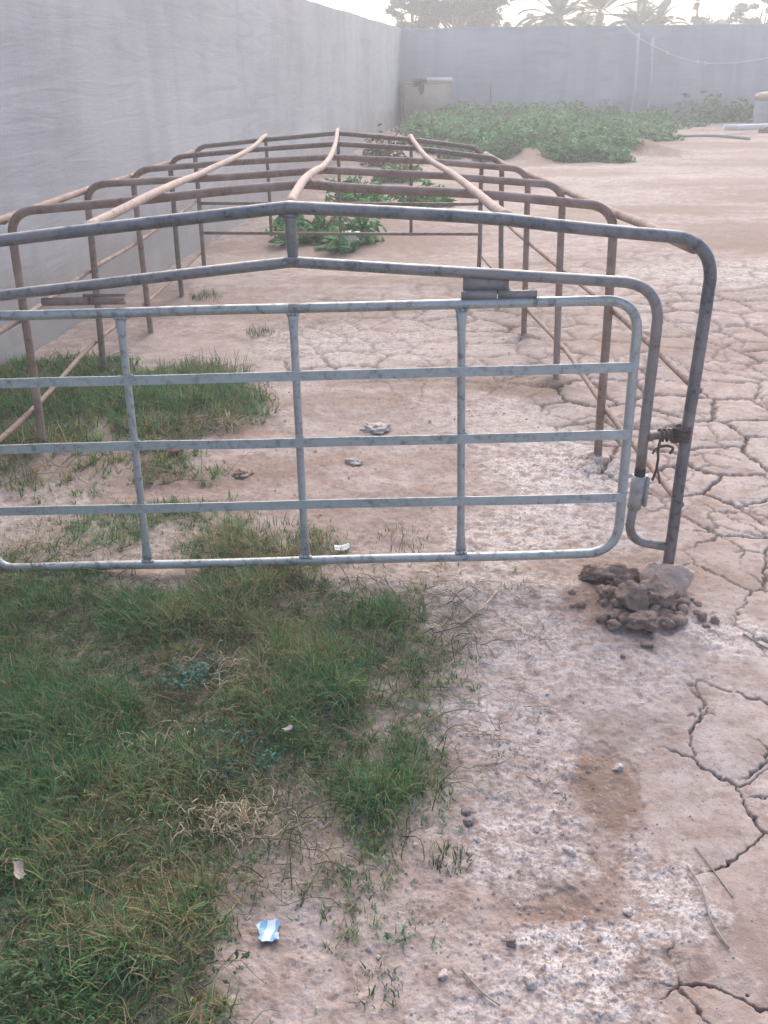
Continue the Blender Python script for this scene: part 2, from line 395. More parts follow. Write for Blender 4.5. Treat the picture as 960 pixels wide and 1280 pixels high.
M = dict(
    ground=ground_mat(), wall=wall_mat(),
    pipe=metal_mat('weathered_steel', (.215, .175, .155), (.085, .07, .066), (.17, .108, .082), .55, .6, .35, (.30, .25, .23)),
    rust=metal_mat('dusty_rusted_pipe', (.30, .22, .185), (.15, .095, .075), (.215, .125, .09), .6, .8, .1, (.46, .38, .35)),
    dusty=metal_mat('pale_dusty_pipe', (.43, .34, .30), (.24, .17, .14), (.31, .20, .155), .5, .8, .05, (.52, .44, .40)),
    front=metal_mat('blued_steel', (.175, .18, .195), (.06, .06, .068), (.15, .105, .09), .35, .45, .5, (.33, .34, .35)),
    frame=metal_mat('brushed_steel', (.25, .245, .25), (.085, .08, .082), (.18, .125, .10), .38, .45, .45, (.37, .37, .375)),
    galv=metal_mat('galvanised_steel', (.405, .42, .41), (.14, .14, .14), (.23, .20, .175), .2, .45, .4, (.53, .56, .56)),
    slat=metal_mat('galvanised_strip', (.435, .46, .45), (.22, .228, .22), (.30, .29, .27), .14, .58, .3, (.52, .565, .56)),
    char=metal_mat('burnt_steel', (.06, .05, .05), (.03, .025, .025), (.09, .055, .045), .4, .8, .2),
    concrete=plain_mat('footing_concrete', (.46, .345, .285), (.55, .44, .38), 14, .95, .6, .01),
    mud=plain_mat('dry_mud', (.245, .172, .135), (.37, .285, .24), 20, .97, .8, .012),
    stone=plain_mat('dusty_stone', (.30, .245, .22), (.44, .385, .36), 30, .95, .5, .005),
    crumb=plain_mat('pale_crumb', (.40, .335, .305), (.54, .49, .46), 30, .95, .4, .003),
    dark_stone=plain_mat('dark_pebble', (.17, .145, .14), (.26, .225, .21), 40, .9, .5, .004),
    grass=leaf_mat('grass_blade', trans=.4), leaf=leaf_mat('crop_leaf', trans=.25), tree=leaf_mat('tree_leaf', trans=.3),
    bark=plain_mat('bark', (.16, .12, .095), (.25, .2, .165), 9, .95, .7, .03),
    straw=plain_mat('dry_stick', (.43, .35, .23), (.56, .48, .34), 30, .9),
    twig=plain_mat('grey_twig', (.26, .225, .20), (.36, .32, .29), 30, .9),
    plaster=plain_mat('tan_plaster', (.45, .34, .275), (.53, .42, .35), 5, .95, .4, .01),
    white=plain_mat('white_plastic', (.72, .73, .75), (.80, .81, .82), 9, .5, .2, .004),
    pvc=plain_mat('white_pvc', (.60, .59, .57), (.70, .69, .67), 6, .5, .1, .002),
    grey=plain_mat('grey_drum', (.36, .37, .37), (.45, .46, .45), 5, .8, .3, .005),
    sack=plain_mat('tan_sacking', (.40, .31, .22), (.52, .42, .31), 16, .95, .6, .01),
    black=plain_mat('black_rag', (.035, .035, .04), (.06, .06, .065), 20, .9),
    wire=plain_mat('rusty_wire', (.085, .065, .06), (.15, .11, .10), 60, .8),
    red=plain_mat('red_wrapper', (.42, .045, .04), (.52, .10, .085), 30, .5),
    palepole=plain_mat('pale_pole', (.50, .50, .51), (.58, .58, .58), 4, .8, .2, .004),
    cord=plain_mat('pale_cord', (.62, .62, .61), (.7, .7, .69), 20, .8),
)

# ------------------------------------------------------------------ ground sheet
CAM_H = 1.55
t = np.linspace(math.tan(R(33)), math.tan(R(-22.75)), 1030)
Yv = CAM_H/np.tan(R(25.58)+np.arctan(t))
Yr = np.concatenate([[-60, -20, -8, -4, -2, -1.2], np.linspace(-.8, Yv[0]-.02, 22), Yv, np.geomspace(Yv[-1]*1.06, 100, 12)])
u = np.linspace(-.46, .46, 760)
du = np.geomspace(.004, 9, 40); uo = .46+np.cumsum(du)
U = np.concatenate([-uo[::-1], u, uo])
W = np.maximum(Yr+.74, .5)
X = np.clip(U[None, :]*W[:, None], -100, 100); Y = np.repeat(Yr[:, None], len(U), 1)
X += np.linspace(-1, 1, len(U))[None, :]*1e-3
step = np.repeat(np.gradient(Yr)[:, None], len(U), 1); step = np.where(Y < .7, .03, step)
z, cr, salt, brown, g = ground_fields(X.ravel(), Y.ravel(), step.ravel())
nr, nc = X.shape
i = np.arange(nr-1)[:, None]*nc+np.arange(nc-1)[None, :]
F = np.stack([i, i+1, i+1+nc, i+nc], -1).reshape(-1, 4)
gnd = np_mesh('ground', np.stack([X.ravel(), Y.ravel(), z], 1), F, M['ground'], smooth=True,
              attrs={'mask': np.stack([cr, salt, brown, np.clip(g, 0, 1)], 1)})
tag(gnd, 'pale pinkish clay yard floor with dried mud cracks and white salt crust', 'ground', kind='structure')

# ------------------------------------------------------------------ walls
def wall_obj(name, a, b, h, th, label, seed):
    """plastered wall from a to b, gently uneven top and face"""
    a = np.array(a, float); b = np.array(b, float); Ld = np.linalg.norm(b-a); d = (b-a)/Ld; n = np.array([-d[1], d[0]])
    k = int(Ld/.25); s = np.linspace(0, Ld, k+1); zz = np.concatenate([[-.3], np.linspace(0, 1, 13)])
    V = []; 
    top = h+.018*(fbm(s*.9, s*0, seed, 3)-.5)*2
    prof = [(0, zq) for zq in zz]+[(th, zq) for zq in zz[::-1]]
    for j in range(k+1):
        for o, zq in prof:
            zt = zq*top[j] if zq > 0 else zq
            w = .012*(float(vn(np.array([s[j]*.7]), np.array([zt*1.3]), seed+3)[0])-.5) if o == 0 else 0
            p = a+d*s[j]+n*(o+w); V.append((p[0], p[1], zt))
    m = len(prof); Q = []
    for j in range(k):
        for q in range(m): Q.append((j*m+q, j*m+(q+1) % m, (j+1)*m+(q+1) % m, (j+1)*m+q))
    mb = MB().add(V, Q)
    o = mb.build(name, M['wall'], smooth=True, origin=np.array([a[0], a[1], 0]), sharp=40)
    return tag(o, label, 'wall')
wall_obj('side_wall', (-3.30, -5.0), (.62, 28.1), 2.30, .22, 'long grey cement plastered wall running along the left of the pipe pen', 3)
wall_obj('back_wall', (.30, 28.0), (24, 27.55), 2.30, .22, 'grey cement plastered wall across the far end of the yard below the trees', 9)

# ------------------------------------------------------------------ the pipe pen
SK = .07
YR = [2.748, 3.70, 4.79, 5.70, 6.75, 7.72]
XRb = [.938, .912, .919, .875, .855, .790]; XRt = [.950, .888, .885, .848, .826, .790]
XLb = [-1.555, -1.495, -1.515, -1.457, -1.46, -1.458]; XLt = [-1.565, -1.462, -1.468, -1.45, -1.448, -1.445]
ZER = [1.078, 1.045, .995, .975, .940, .925]; ZEL = [1.03, 1.030, 1.005, .985, .958, .955]
RID = [(-.261, 1.169), (-.28, 1.128), (-.272, 1.068), (-.274, 1.047), (-.294, 1.040), (-.32, 1.045)]
PRX = [.369, .339, .323, .267, .245, .243]; PRZ = [1.134, 1.088, 1.036, 1.023, 1.010, .995]
PLX = [-.887, -.845, -.868, -.843, -.858, -.881]; PLZ = [1.102, 1.08, 1.035, 1.022, 1.005, 1.005]
def hy(i, x): return YR[i]+SK*(.935-x)
def hp(i, x, z): return np.array([x, hy(i, x), z])
ORG = (-.3, 2.85, 0)
pen = thing('livestock_pen', 'long low pen of rusty welded steel pipe hoops with a galvanised gate at its front', 'animal pen', ORG)
def part(mb, name, m, parent=None, label=None, **k):
    o = mb.build(name, M[m], parent or pen, origin=np.zeros(3), **k)
    if parent is None: o.location = -Vector(ORG)
    if label: o['label'] = label
    return o
for i in range(6):
    rp = .0185 if i == 0 else .0175
    P = [hp(i, XRb[i], -.06), hp(i, (XRb[i]+XRt[i])/2, .45), hp(i, XRt[i], ZER[i]), hp(i, PRX[i], PRZ[i]), hp(i, *RID[i]), hp(i, PLX[i], PLZ[i]), hp(i, XLt[i], ZEL[i]), hp(i, (XLb[i]+XLt[i])/2, .45), hp(i, XLb[i], -.06)]
    P = fillet(P, [0, 0, .12 if i == 0 else .10, 0, .05, 0, .12 if i == 0 else .10, 0, 0], 9)
    mb = MB().tube(dens(P, .1, .004, i), rp, n=14)
    part(mb, 'hoop', 'front' if i == 0 else ('pipe' if i > 3 else 'rust'), label='dark steel front hoop with a pitched top' if i == 0 else None)
def along(Xs, Zs, dz, name, m, r, dx=0., ext=.04, k=8, wob=.004, seed=0, start=None):
    P = [hp(i, Xs[i]+dx, Zs[i]+dz) for i in range(6)]
    if start is not None: P[0] = np.array(start); ext = .02
    P[0] = P[0]+np.array([0, .012, -.75*dz if dz > 0 else 0]); P[-1] = P[-1]+(P[-1]-P[-2])/np.linalg.norm(P[-1]-P[-2])*ext
    mb = MB().tube(dens(spline(P, k), .1, wob, seed), r, n=12)
    for i_, p_ in enumerate(P[1:-1]): mb.rock(p_-[0, 0, .6*r if dz > 0 else 0], (r*1.25, r*1.25, r*.9), 40+i_+seed*7, 2, .5)
    return part(mb, name, m)
along([r[0] for r in RID], [r[1] for r in RID], .024, 'ridge_pipe', 'dusty', .0150, seed=1)
along(PRX, PRZ, .026, 'roof_purlin', 'dusty', .0150, seed=2)
along(PLX, PLZ, .026, 'roof_purlin', 'dusty', .0150, seed=3)
along(XRt, ZER, -.035, 'eave_rail', 'rust', .0165, dx=.026, seed=4, start=hp(0, .905, 1.050)+[0, .02, 0])
along(XLt, ZEL, -.035, 'eave_rail', 'rust', .0165, dx=-.026, seed=5, start=hp(0, -1.52, 1.002)+[0, .02, 0])
for Xb, Xt, sg, Zu, Zl in ((XRb, XRt, 1, [.627, .640, .580, .562, .525, .530], [.242, .226, .190, .162, .115, .120]), (XLb, XLt, -1, [.59, .592, .578, .574, .555, .547], [.20, .20, .205, .196, .160, .14])):
    mid = [(a+b)/2 for a, b in zip(Xb, Xt)]
    along(mid, Zu, 0, 'side_rail', 'rust', .0115, dx=.022*sg, k=4, seed=6+sg)
    along(Xb, Zl, 0, 'side_rail', 'rust', .0115, dx=.022*sg, k=4, seed=9+sg)
for zr in (.525, .295):                                       # far end
    part(MB().tube(dens([hp(5, -1.43, zr+.01)+[0, -.02, 0], hp(5, .785, zr)+[0, -.02, 0]], .15, .003, int(zr*50)), .0125, n=10), 'end_rail', 'pipe')
for xp, zt in ((PRX[5], PRZ[5]), (RID[5][0], RID[5][1]), (PLX[5], PLZ[5])):
    part(MB().tube(dens([hp(5, xp, zt-.01), hp(5, xp, .28)], .15, .003, int(xp*9+20)), .0135, n=10), 'end_post', 'pipe')
# door frame inside the front hoop
def ip(x, z, dy=0.): return hp(0, x, z)+np.array([0, dy, 0])
Pd = [ip(-1.345, .36), ip(-1.35, .893), ip(-.262, 1.015), ip(.815, .952), ip(.815, .36)]
part(MB().tube(dens(fillet(Pd, [0, .11, .03, .11, 0], 10), .1, .003, 3), .0165, n=14), 'door_frame', 'frame')
st = MB().tube(dens([ip(-.262, 1.155), ip(-.258, 1.02)], .02), [.014, .0165, .0165, .0165, .0165, .0165, .019][:len(dens([ip(-.262, 1.155), ip(-.258, 1.02)], .02))] if False else .0165, n=12)
st.rock(ip(-.262, 1.148), (.027, .022, .012), 5, 2, .3); st.rock(ip(-.259, 1.022), (.028, .023, .014), 6, 2, .3)
part(st, 'ridge_strut', 'front')
for sx in (1, -1):
    xs = .815 if sx > 0 else -1.345; xl = .925 if sx > 0 else -1.545
    part(MB().tube([ip(xs, .375), ip(xs, .33)], .0172, n=14), 'burnt_collar', 'char')
    sl = MB().tube(dens([ip(xs-.001*sx, .348), ip(xs-.006*sx, .235)], .03), .0225, n=16)
    sl.box(ip(xs+.024*sx, .295), (.012, .030, .105), bev=.003)
    part(sl, 'latch_sleeve', 'galv')
    part(MB().tube(dens(fillet([ip(xs-.008*sx, .25), ip(xs-.016*sx, .118), ip(xl, .096)], [0, .075, 0], 8), .04), .0150, n=12), 'lower_bend', 'frame')
    lb = MB().tube(dens([ip(xs, .482), ip(xl, .492)], .02, .003, 4), .0125, n=10)
    lb.rock(ip(xs+.018*sx, .482), (.016, .018, .016), 12, 2, .4)
    part(lb, 'latch_bar', 'pipe')
for x0, x1, p0, p1, mm in ((.235, .455, .24, .375, 'frame'), (-1.03, -.775, -.905, -.775, 'rust')):
    zc = lambda x: .931+.02*x-.012
    zb = 1.015-.063/1.077*(x0+.262) if x0 > 0 else 1.015-.122/1.088*(-.262-x0)
    h = MB().box((((p0+p1)/2), hy(0, (p0+p1)/2)-.004, (zc(p0)+zb)/2-.004), (p1-p0, .006, zb-zc(p0)-.008), bev=.0015)
    h = part(h, 'hinge', mm)
    half = (x0+x1)/2+(-.004 if x0 > 0 else .02)
    def yy(x): return hy(0, x)-.016
    bar = MB()
    bar.tube([(x0, yy(x0), zc(x0)), (half-.002, yy(half), zc(half))], .0125, n=14)
    part(bar, 'hinge_barrel', mm, h).location = (0, 0, 0)
    bar = MB(); bar.tube([(half+.002, yy(half), zc(half)), (x1, yy(x1), zc(x1))], .0115, n=14)
    part(bar, 'hinge_barrel', mm, h).location = (0, 0, 0)
# the gate hangs from the two hinges, its foot swung a little outwards
def gp(x, z, dy=0.): return np.array([x, 2.735+SK*(.935-x)-.105*(.93-z)+dy, z])
TL, TR, BR, BL = gp(-1.31, .853), gp(.755, .912), gp(.745, .122), gp(-1.31, .018)
mid = (TL+TR)/2
loop = fillet([mid, TR, BR, BL, TL, mid], [0, .085, .095, .06, .085, 0], 10)
gate = part(MB().tube(dens(loop, .08, .003, 8), .0150, n=14), 'gate', 'galv')
zt = lambda x: .891+.028*x; zbm = lambda x: .084+.0505*x
for xt, xb in ((-.795, -.787), (-.266, -.259), (.237, .247)):
    P = dens([gp(xt, zt(xt)-.008), gp(xb, zbm(xb)+.010)], .03)
    s = np.linspace(0, 1, len(P)); e = np.maximum(sst(.10, 0, s), sst(.90, 1, s))
    vb = MB().tube(P, .0125+.0055*e, .0125-.006*e, side=(1, 0, 0), n=12)
    for q_, (ex, ez) in enumerate(((xt, zt(xt)-.016), (xb, zbm(xb)+.017))):
        for w_ in (-.012, 0, .013): vb.rock(gp(ex+w_, ez, -.006), (.008, .009, .005), int(900+xt*70+q_*9+w_*500), 2, .5)
    part(vb, 'vertical_bar', 'galv', gate).location = (0, 0, 0)
for (xa, za), (xb, zb) in (((-1.31, .648), (.757, .719)), ((-1.31, .436), (.752, .513)), ((-1.31, .226), (.748, .312))):
    mb = MB(); k = 24; V = []
    for j in range(k+1):
        w = j/k; x = xa+(xb-xa)*w; zz = za+(zb-za)*w+.003*(vn(np.array([w*7.]), np.array([za*50]), 3)[0]-.5)
        for dz, dy in ((-.0145, -.0165), (.0145, -.0165), (.0145, -.0125), (-.0145, -.0125)): V.append(gp(x, zz+dz, dy))
    Q = [(j*4+q, j*4+(q+1) % 4, j*4+4+(q+1) % 4, j*4+4+q) for j in range(k) for q in range(4)]+[(0, 1, 2, 3), (k*4+3, k*4+2, k*4+1, k*4)]
    for xx in (-.79, -.262, .242, .745):                    # weld beads
        w = (xx-xa)/(xb-xa); zz = za+(zb-za)*w
        mb.rock(gp(xx+.013, zz+.015, -.008), (.007, .005, .004), int(xx*100+300), 1, .3); mb.rock(gp(xx-.012, zz-.015, -.008), (.006, .005, .004), int(xx*90+500), 1, .3)
    mb.add(V, Q)
    part(mb, 'slat', 'slat', gate, smooth=False).location = (0, 0, 0)

# ------------------------------------------------------------------ latch tie wire
mb = MB(); th = np.linspace(0, 2*np.pi*5, 90)
c = ip(.928, .49)
mb.tube(np.stack([c[0]+.026*np.cos(th), c[1]+.026*np.sin(th), c[2]-.022+.045*th/th[-1]+.004*np.sin(3.1*th)], 1), .0048, n=6)
c2 = ip(.862, .486); a = np.linspace(0, 2*np.pi*4, 60)
mb.tube(np.stack([c2[0]+.055*a/a[-1], c2[1]+.018*np.cos(a), c2[2]+.018*np.sin(a)], 1), .0042, n=6)
mb.tube(spline([c2+[0, -.018, .0], c2+[-.006, -.022, -.04], c2+[-.002, -.02, -.07], c2+[-.004, -.02, -.11], c2+[-.012, -.02, -.145]], 6), .0042, n=6)
mb.tube(spline([c2+[-.004, -.02, -.10], c2+[.006, -.02, -.125], c2+[.012, -.022, -.155]], 6), .0036, n=6)
mb.tube(spline([c2+[-.002, -.022, -.03], c2+[.02, -.025, -.026], c2+[.04, -.02, -.036], c2+[.033, -.02, -.055]], 6), .0045, n=6)
mb.tube(spline([c2+[-.004, -.022, -.032], c2+[-.018, -.03, -.036], c2+[-.024, -.03, -.05]], 6), .0036, n=6)
tag(mb.build('tie_wire', M['wire']), 'dark twisted wire tied round the latch bar with its loose ends hanging', 'wire')

# ------------------------------------------------------------------ footing, clods, stones
def stone(name, x, y, size, seed, m, label, cat, group=None, rot=0., amp=.3, facet=3, lift=.35, sub=4):
    zb = gz(x, y)
    o = MB().rock((x, y, zb+size[2]*lift), size, seed, sub, amp, rot, fr=3.2, facet=facet).build(name, M[m])
    return tag(o, label, cat, group)
o = stone('concrete_footing', .90, 2.605, (.088, .070, .066), 11, 'concrete', 'rounded lump of pale concrete setting the foot of the corner post', 'concrete lump', rot=-.35, amp=.14, facet=6, lift=.62, sub=4)
stone('mud_clod', .695, 2.695, (.052, .045, .035), 21, 'mud', 'dark rough clod lying apart at the upper left end of the dug heap', 'clod', amp=.7, facet=5)
stone('mud_clod', .765, 2.69, (.075, .060, .040), 22, 'mud', 'broad greyish clod leaning against the left side of the concrete lump', 'clod', amp=.4, facet=4)
stone('mud_clod', .755, 2.475, (.050, .055, .050), 23, 'mud', 'tall angular split clod in the middle of the dug heap', 'clod', amp=.5, facet=8)
stone('mud_clod', .830, 2.50, (.060, .046, .044), 24, 'mud', 'wide crumbling clod on the heap nearest the concrete lump', 'clod', amp=.6, facet=5)
stone('mud_clod', .775, 2.395, (.055, .040, .030), 25, 'mud', 'flat clod at the lowest front edge of the dug heap', 'clod', amp=.6, facet=5)
stone('mud_clod', .700, 2.525, (.030, .026, .024), 26, 'mud', 'small dark clod at the left edge of the dug heap', 'clod', amp=.6, facet=4)
r_ = random.Random(5)
for k in range(90):
    a = r_.gauss(0, .085); b = r_.gauss(0, .075); s = r_.uniform(.007, .022)
    stone('mud_crumb', .785+a, 2.49+b, (s*r_.uniform(.8, 1.4), s, s*r_.uniform(.6, 1.)), 100+k, 'mud', 'small crumb of dug mud in the heap beside the concrete lump', 'clod', 'mud crumbs in the dug heap', r_.uniform(0, 6), .6, 3, sub=2)
for x, y, s, m, lab in ((.178, 1.645, .0125, 'dark_stone', 'dark round pebble just above its twin at the grass edge'), (.181, 1.612, .0135, 'dark_stone', 'dark round pebble just below its twin at the grass edge'),
                        (.235, 1.288, .0115, 'dark_stone', 'single dark pebble on white crust low in the yard'), (-.13, 3.72, .034, 'crumb', 'pale flat stone seen through the gate below its middle slat'),
                        (-.03, 4.09, .055, 'crumb', 'flat greyish slab of dried mud right behind the middle gate slat'), (-.585, 3.60, .042, 'mud', 'brown mound shaped lump between two gate bars beside the grass'),
                        (.558, 1.79, .013, 'crumb', 'pale pebble at the top edge of the brown damp stain'), (.10, 1.215, .010, 'crumb', 'small pale pebble lowest at the bare grass margin'),
                        (.26, 1.205, .014, 'crumb', 'white lump of crust lowest in the middle of the yard'), (.39, 1.52, .012, 'crumb', 'small pale pebble between the brown stain and the lifted crust'),
                        (.48, 1.36, .010, 'crumb', 'tiny pale pebble beside the white trodden crust')):
    stone('pebble' if s < .03 else 'stone', x, y, (s*1.15, s*.9, s*.75 if s < .03 else s*.38), int(x*1000+y*77)+900, m, lab, 'stone', None, x*7, .45 if s < .03 else .8, 4, .35)
# scattered crumbs over the crust and soil: nobody could count them
mb = MB(); k = 0
r2 = np.random.default_rng(12)
cx = np.concatenate([r2.normal(.33, .17, 1200), r2.uniform(-.5, .8, 420), r2.uniform(-.9, .8, 160), r2.uniform(-.4, .2, 350)]); cy = np.concatenate([r2.normal(1.6, .33, 1200), r2.uniform(2.5, 4.6, 420), r2.uniform(4., 6., 160), r2.uniform(1.1, 1.6, 350)])
_, _, sf, bf, gf = ground_fields(cx, cy, np.full(cx.shape, .03)); cz = ground_z(cx, cy)
oct_ = np.array([(1, 0, 0), (-1, 0, 0), (0, 1, 0), (0, -1, 0), (0, 0, 1), (0, 0, -1)], float); octf = [(0, 2, 4), (2, 1, 4), (1, 3, 4), (3, 0, 4), (2, 0, 5), (1, 2, 5), (3, 1, 5), (0, 3, 5)]
for x, y, zc_ in zip(cx, cy, cz):
    s = min(.008, .0014+r2.exponential(.0012))*(1+.18*max(0, y-2)); 
    mb.add(oct_*s*r2.uniform(.5, 1.3, (6, 3))+[x, y, zc_+s*.3], (), octf)
tag(mb.build('soil_crumbs', M['crumb'], smooth=False, origin=np.zeros(3)), 'loose crumbs of soil and crust scattered over the yard floor', 'crumbs', kind='stuff')

# ------------------------------------------------------------------ grass
def blades(name, x, y, L, wid, lean, col, m, label, cat, seg=3, kind='stuff', droop=1.0, zoff=0.):
    n = len(x); z = ground_z(x, y)-.006+zoff
    az = rng.uniform(0, 2*np.pi, n); d = np.stack([np.cos(az), np.sin(az), np.zeros(n)], 1)
    roll_ = rng.uniform(0, np.pi, n)
    side = np.stack([-np.sin(az), np.cos(az), np.zeros(n)], 1)*np.cos(roll_)[:, None]*.5+np.stack([-np.sin(az), np.cos(az), np.zeros(n)], 1)*.6+d*(np.sin(roll_)*.35)[:, None]
    V = np.zeros((n, (seg+1)*2, 3)); p = np.stack([x, y, z], 1); ang = lean*.35
    tw = rng.normal(0, .35, n)
    for k in range(seg+1):
        f = 1-(k/seg)**1.6*.9
        V[:, 2*k] = p-side*(wid*f/2)[:, None]; V[:, 2*k+1] = p+side*(wid*f/2)[:, None]
        a = ang+lean*droop*(k/seg)
        dirv = d*np.sin(a)[:, None]+np.array([0, 0, 1])*np.cos(a)[:, None]+side*(tw*np.sin(k*1.3))[:, None]*.5
        p = p+dirv*(L/seg)[:, None]
    base = (np.arange(n)*(seg+1)*2)[:, None]
    Q = np.concatenate([base+np.array([2*k, 2*k+1, 2*k+3, 2*k+2]) for k in range(seg)])
    tint = np.repeat(np.concatenate([col, np.ones((n, 1))], 1), (seg+1)*2, 0)
    o = np_mesh(name, V.reshape(-1, 3), Q, m, attrs={'tint': tint})
    return tag(o, label, cat, kind=kind)
def sample(n, x0, x1, y0, y1, pw=1.0):
    x = rng.uniform(x0, x1, n); y = rng.uniform(y0, y1, n); d = grass_density(x, y)
    m = rng.uniform(size=n) < d**pw; return x[m], y[m], d[m]
def tints(x, y, n):
    a = fbm(x*2.2, y*2.2, 140, 3); b = rng.uniform(size=n)
    deep = np.array([.070, .175, .065]); mid_ = np.array([.110, .250, .090]); olive = np.array([.225, .285, .105]); blue = np.array([.085, .220, .135]); straw = np.array([.40, .33, .185])
    c = np.where((b < .35)[:, None], deep, np.where((b < .68)[:, None], mid_, np.where((b < .84)[:, None], blue, olive)))
    st_ = rng.uniform(size=n) < sst(.50, .70, a)*.42+.05
    c = np.where(st_[:, None], straw*rng.uniform(.5, 1.1, n)[:, None], c)
    return c*rng.uniform(.75, 1.3, n)[:, None]
def clumps(n, x0, x1, y0, y1, per, spread):
    """tuft centres by grass density, then blades radiating from each"""
    x, y, d = sample(n, x0, x1, y0, y1)
    k = rng.integers(per[0], per[1], len(x)); idx = np.repeat(np.arange(len(x)), k)
    r = np.abs(rng.normal(0, spread, len(idx))); a = rng.uniform(0, 2*np.pi, len(idx))
    return x[idx]+r*np.cos(a), y[idx]+r*np.sin(a), d[idx], idx, len(x)
def tuft_tint(xs, ys, idx, n, f=1.):
    tc = tints(xs[np.unique(idx, return_index=True)[1]], ys[np.unique(idx, return_index=True)[1]], n)
    c = tc[idx]*rng.uniform(.7, 1.35, len(idx))[:, None]
    dry = rng.uniform(size=len(idx)) < .10
    return np.where(dry[:, None], np.array([.40, .34, .19])*rng.uniform(.6, 1.1, len(idx))[:, None], c)*f
xs, ys, ds, ix, nn = clumps(34000, -1.6, .7, .75, 3.35, (6, 14), .012)
L_ = rng.uniform(.020, .075, len(xs))*(.28+.85*ds)*(.40+1.1*sst(.25, .75, fbm(xs*4, ys*4, 150, 3)))
blades('grass', xs, ys, L_, rng.uniform(.0022, .0050, len(xs)), rng.uniform(.5, 2.0, len(xs)), tuft_tint(xs, ys, ix, nn), M['grass'], 'low tangled green grass with dry straw bits in the near left corner', 'grass')
xs, ys, ds, ix, nn = clumps(6500, -2.6, -.3, 3.3, 5.5, (6, 14), .018)
L_ = rng.uniform(.03, .11, len(xs))*(.4+.7*ds)*(.6+.8*fbm(xs*2, ys*2, 151, 2))
blades('grass', xs, ys, L_, rng.uniform(.004, .008, len(xs)), rng.uniform(.35, 1.7, len(xs)), tuft_tint(xs, ys, ix, nn), M['grass'], 'green grass strip growing inside the pen against the left wall', 'grass')
# small isolated tufts and pioneer weeds on the soil
def tuft(x, y, r, n, L, label, cat='grass tuft', name='grass_tuft', col=None, wid=.004):
    a = rng.uniform(0, 2*np.pi, n); q = r*np.sqrt(rng.uniform(size=n)); px = x+q*np.cos(a); py = y+q*np.sin(a)
    c = tints(px, py, n) if col is None else np.array(col)*rng.uniform(.7, 1.3, n)[:, None]
    o = blades(name, px, py, L*rng.uniform(.5, 1.1, n), np.full(n, wid), rng.uniform(.2, 1.2, n), c, M['grass'], label, cat, kind='')
    if 'kind' in o: del o['kind']
    off = Vector((x, y, gz(x, y))); 
    for v_ in o.data.vertices: v_.co -= off
    o.location = off; return o
GREEN = (.06, .115, .05)
tuft(-.77, 5.85, .10, 160, .06, 'small green tuft alone on bare soil behind the gate top rail', col=GREEN)
tuft(-1.27, 6.85, .12, 180, .08, 'small dark tuft on bare soil between the left legs of the pen', col=GREEN)
tuft(-.90, 4.98, .20, 300, .13, 'wispy pale green weed at the top edge of the grass strip', 'weed', 'weed', (.10, .16, .075))
tuft(-.36, 3.02, .12, 160, .05, 'small green weed under the gate between its left and middle bars', 'weed', 'weed', GREEN)
tuft(.07, 2.98, .10, 90, .05, 'sparse olive tuft under the gate right of its middle bar', col=(.11, .13, .06))
tuft(.13, 1.50, .05, 110, .035, 'low dark tuft at the grass edge below the two dark pebbles', col=GREEN)
tuft(-.02, 1.19, .05, 90, .03, 'last low tuft on the bare soil near the bottom of the grass', col=GREEN)
# sprawling runners and straw stems through the grass
def runners(n, x0, x1, y0, y1, cols, name, label, Lr=(.06, .20), zr=(.012, .05), rad=(.0007, .0015), thr=.3):
    V = []; Q = []; T = []; base = 0
    cnt = 0
    while cnt < n:
        x = rng.uniform(x0, x1); y = rng.uniform(y0, y1)
        if grass_density(np.array([x]), np.array([y]))[0] < thr: continue
        cnt += 1; a = rng.uniform(0, 2*np.pi); Ln = rng.uniform(*Lr); k = 7; z0 = gz(x, y); hz_ = rng.uniform(*zr); r0 = rng.uniform(*rad)
        pts = []; px, py = x, y
        for j in range(k):
            s = j/(k-1); pts.append((px, py, z0+.004+hz_*math.sin(math.pi*min(1, s*rng.uniform(.7, 1.1)))))
            a += rng.normal(0, .32); px += math.cos(a)*Ln/k; py += math.sin(a)*Ln/k
        mb_ = MB().tube(pts, np.linspace(r0, r0*.5, k), n=4, cap=False)
        V.append(mb_.V[0]); Q.append(mb_.Q[0]+base); m_ = len(mb_.V[0]); base += m_
        c_ = np.array(cols[rng.integers(len(cols))])*rng.uniform(.7, 1.2); T.append(np.repeat(np.append(c_, 1)[None], m_, 0))
    o = np_mesh(name, np.concatenate(V), np.concatenate(Q), M['grass'], attrs={'tint': np.concatenate(T)})
    return tag(o, label, 'grass', kind='stuff')
runners(2600, -1.3, .35, .95, 2.95, [(.42, .36, .22), (.34, .28, .16), (.20, .22, .10), (.10, .15, .07), (.08, .13, .06)], 'grass_runners', 'thin straw coloured runners sprawling through the near grass')
runners(260, -1.9, -.5, 3.4, 5.2, [(.38, .33, .20), (.2, .22, .1), (.1, .15, .07)], 'grass_runners', 'thin runners sprawling through the grass strip by the left wall', (.12, .35), (.02, .08), (.0012, .0022))
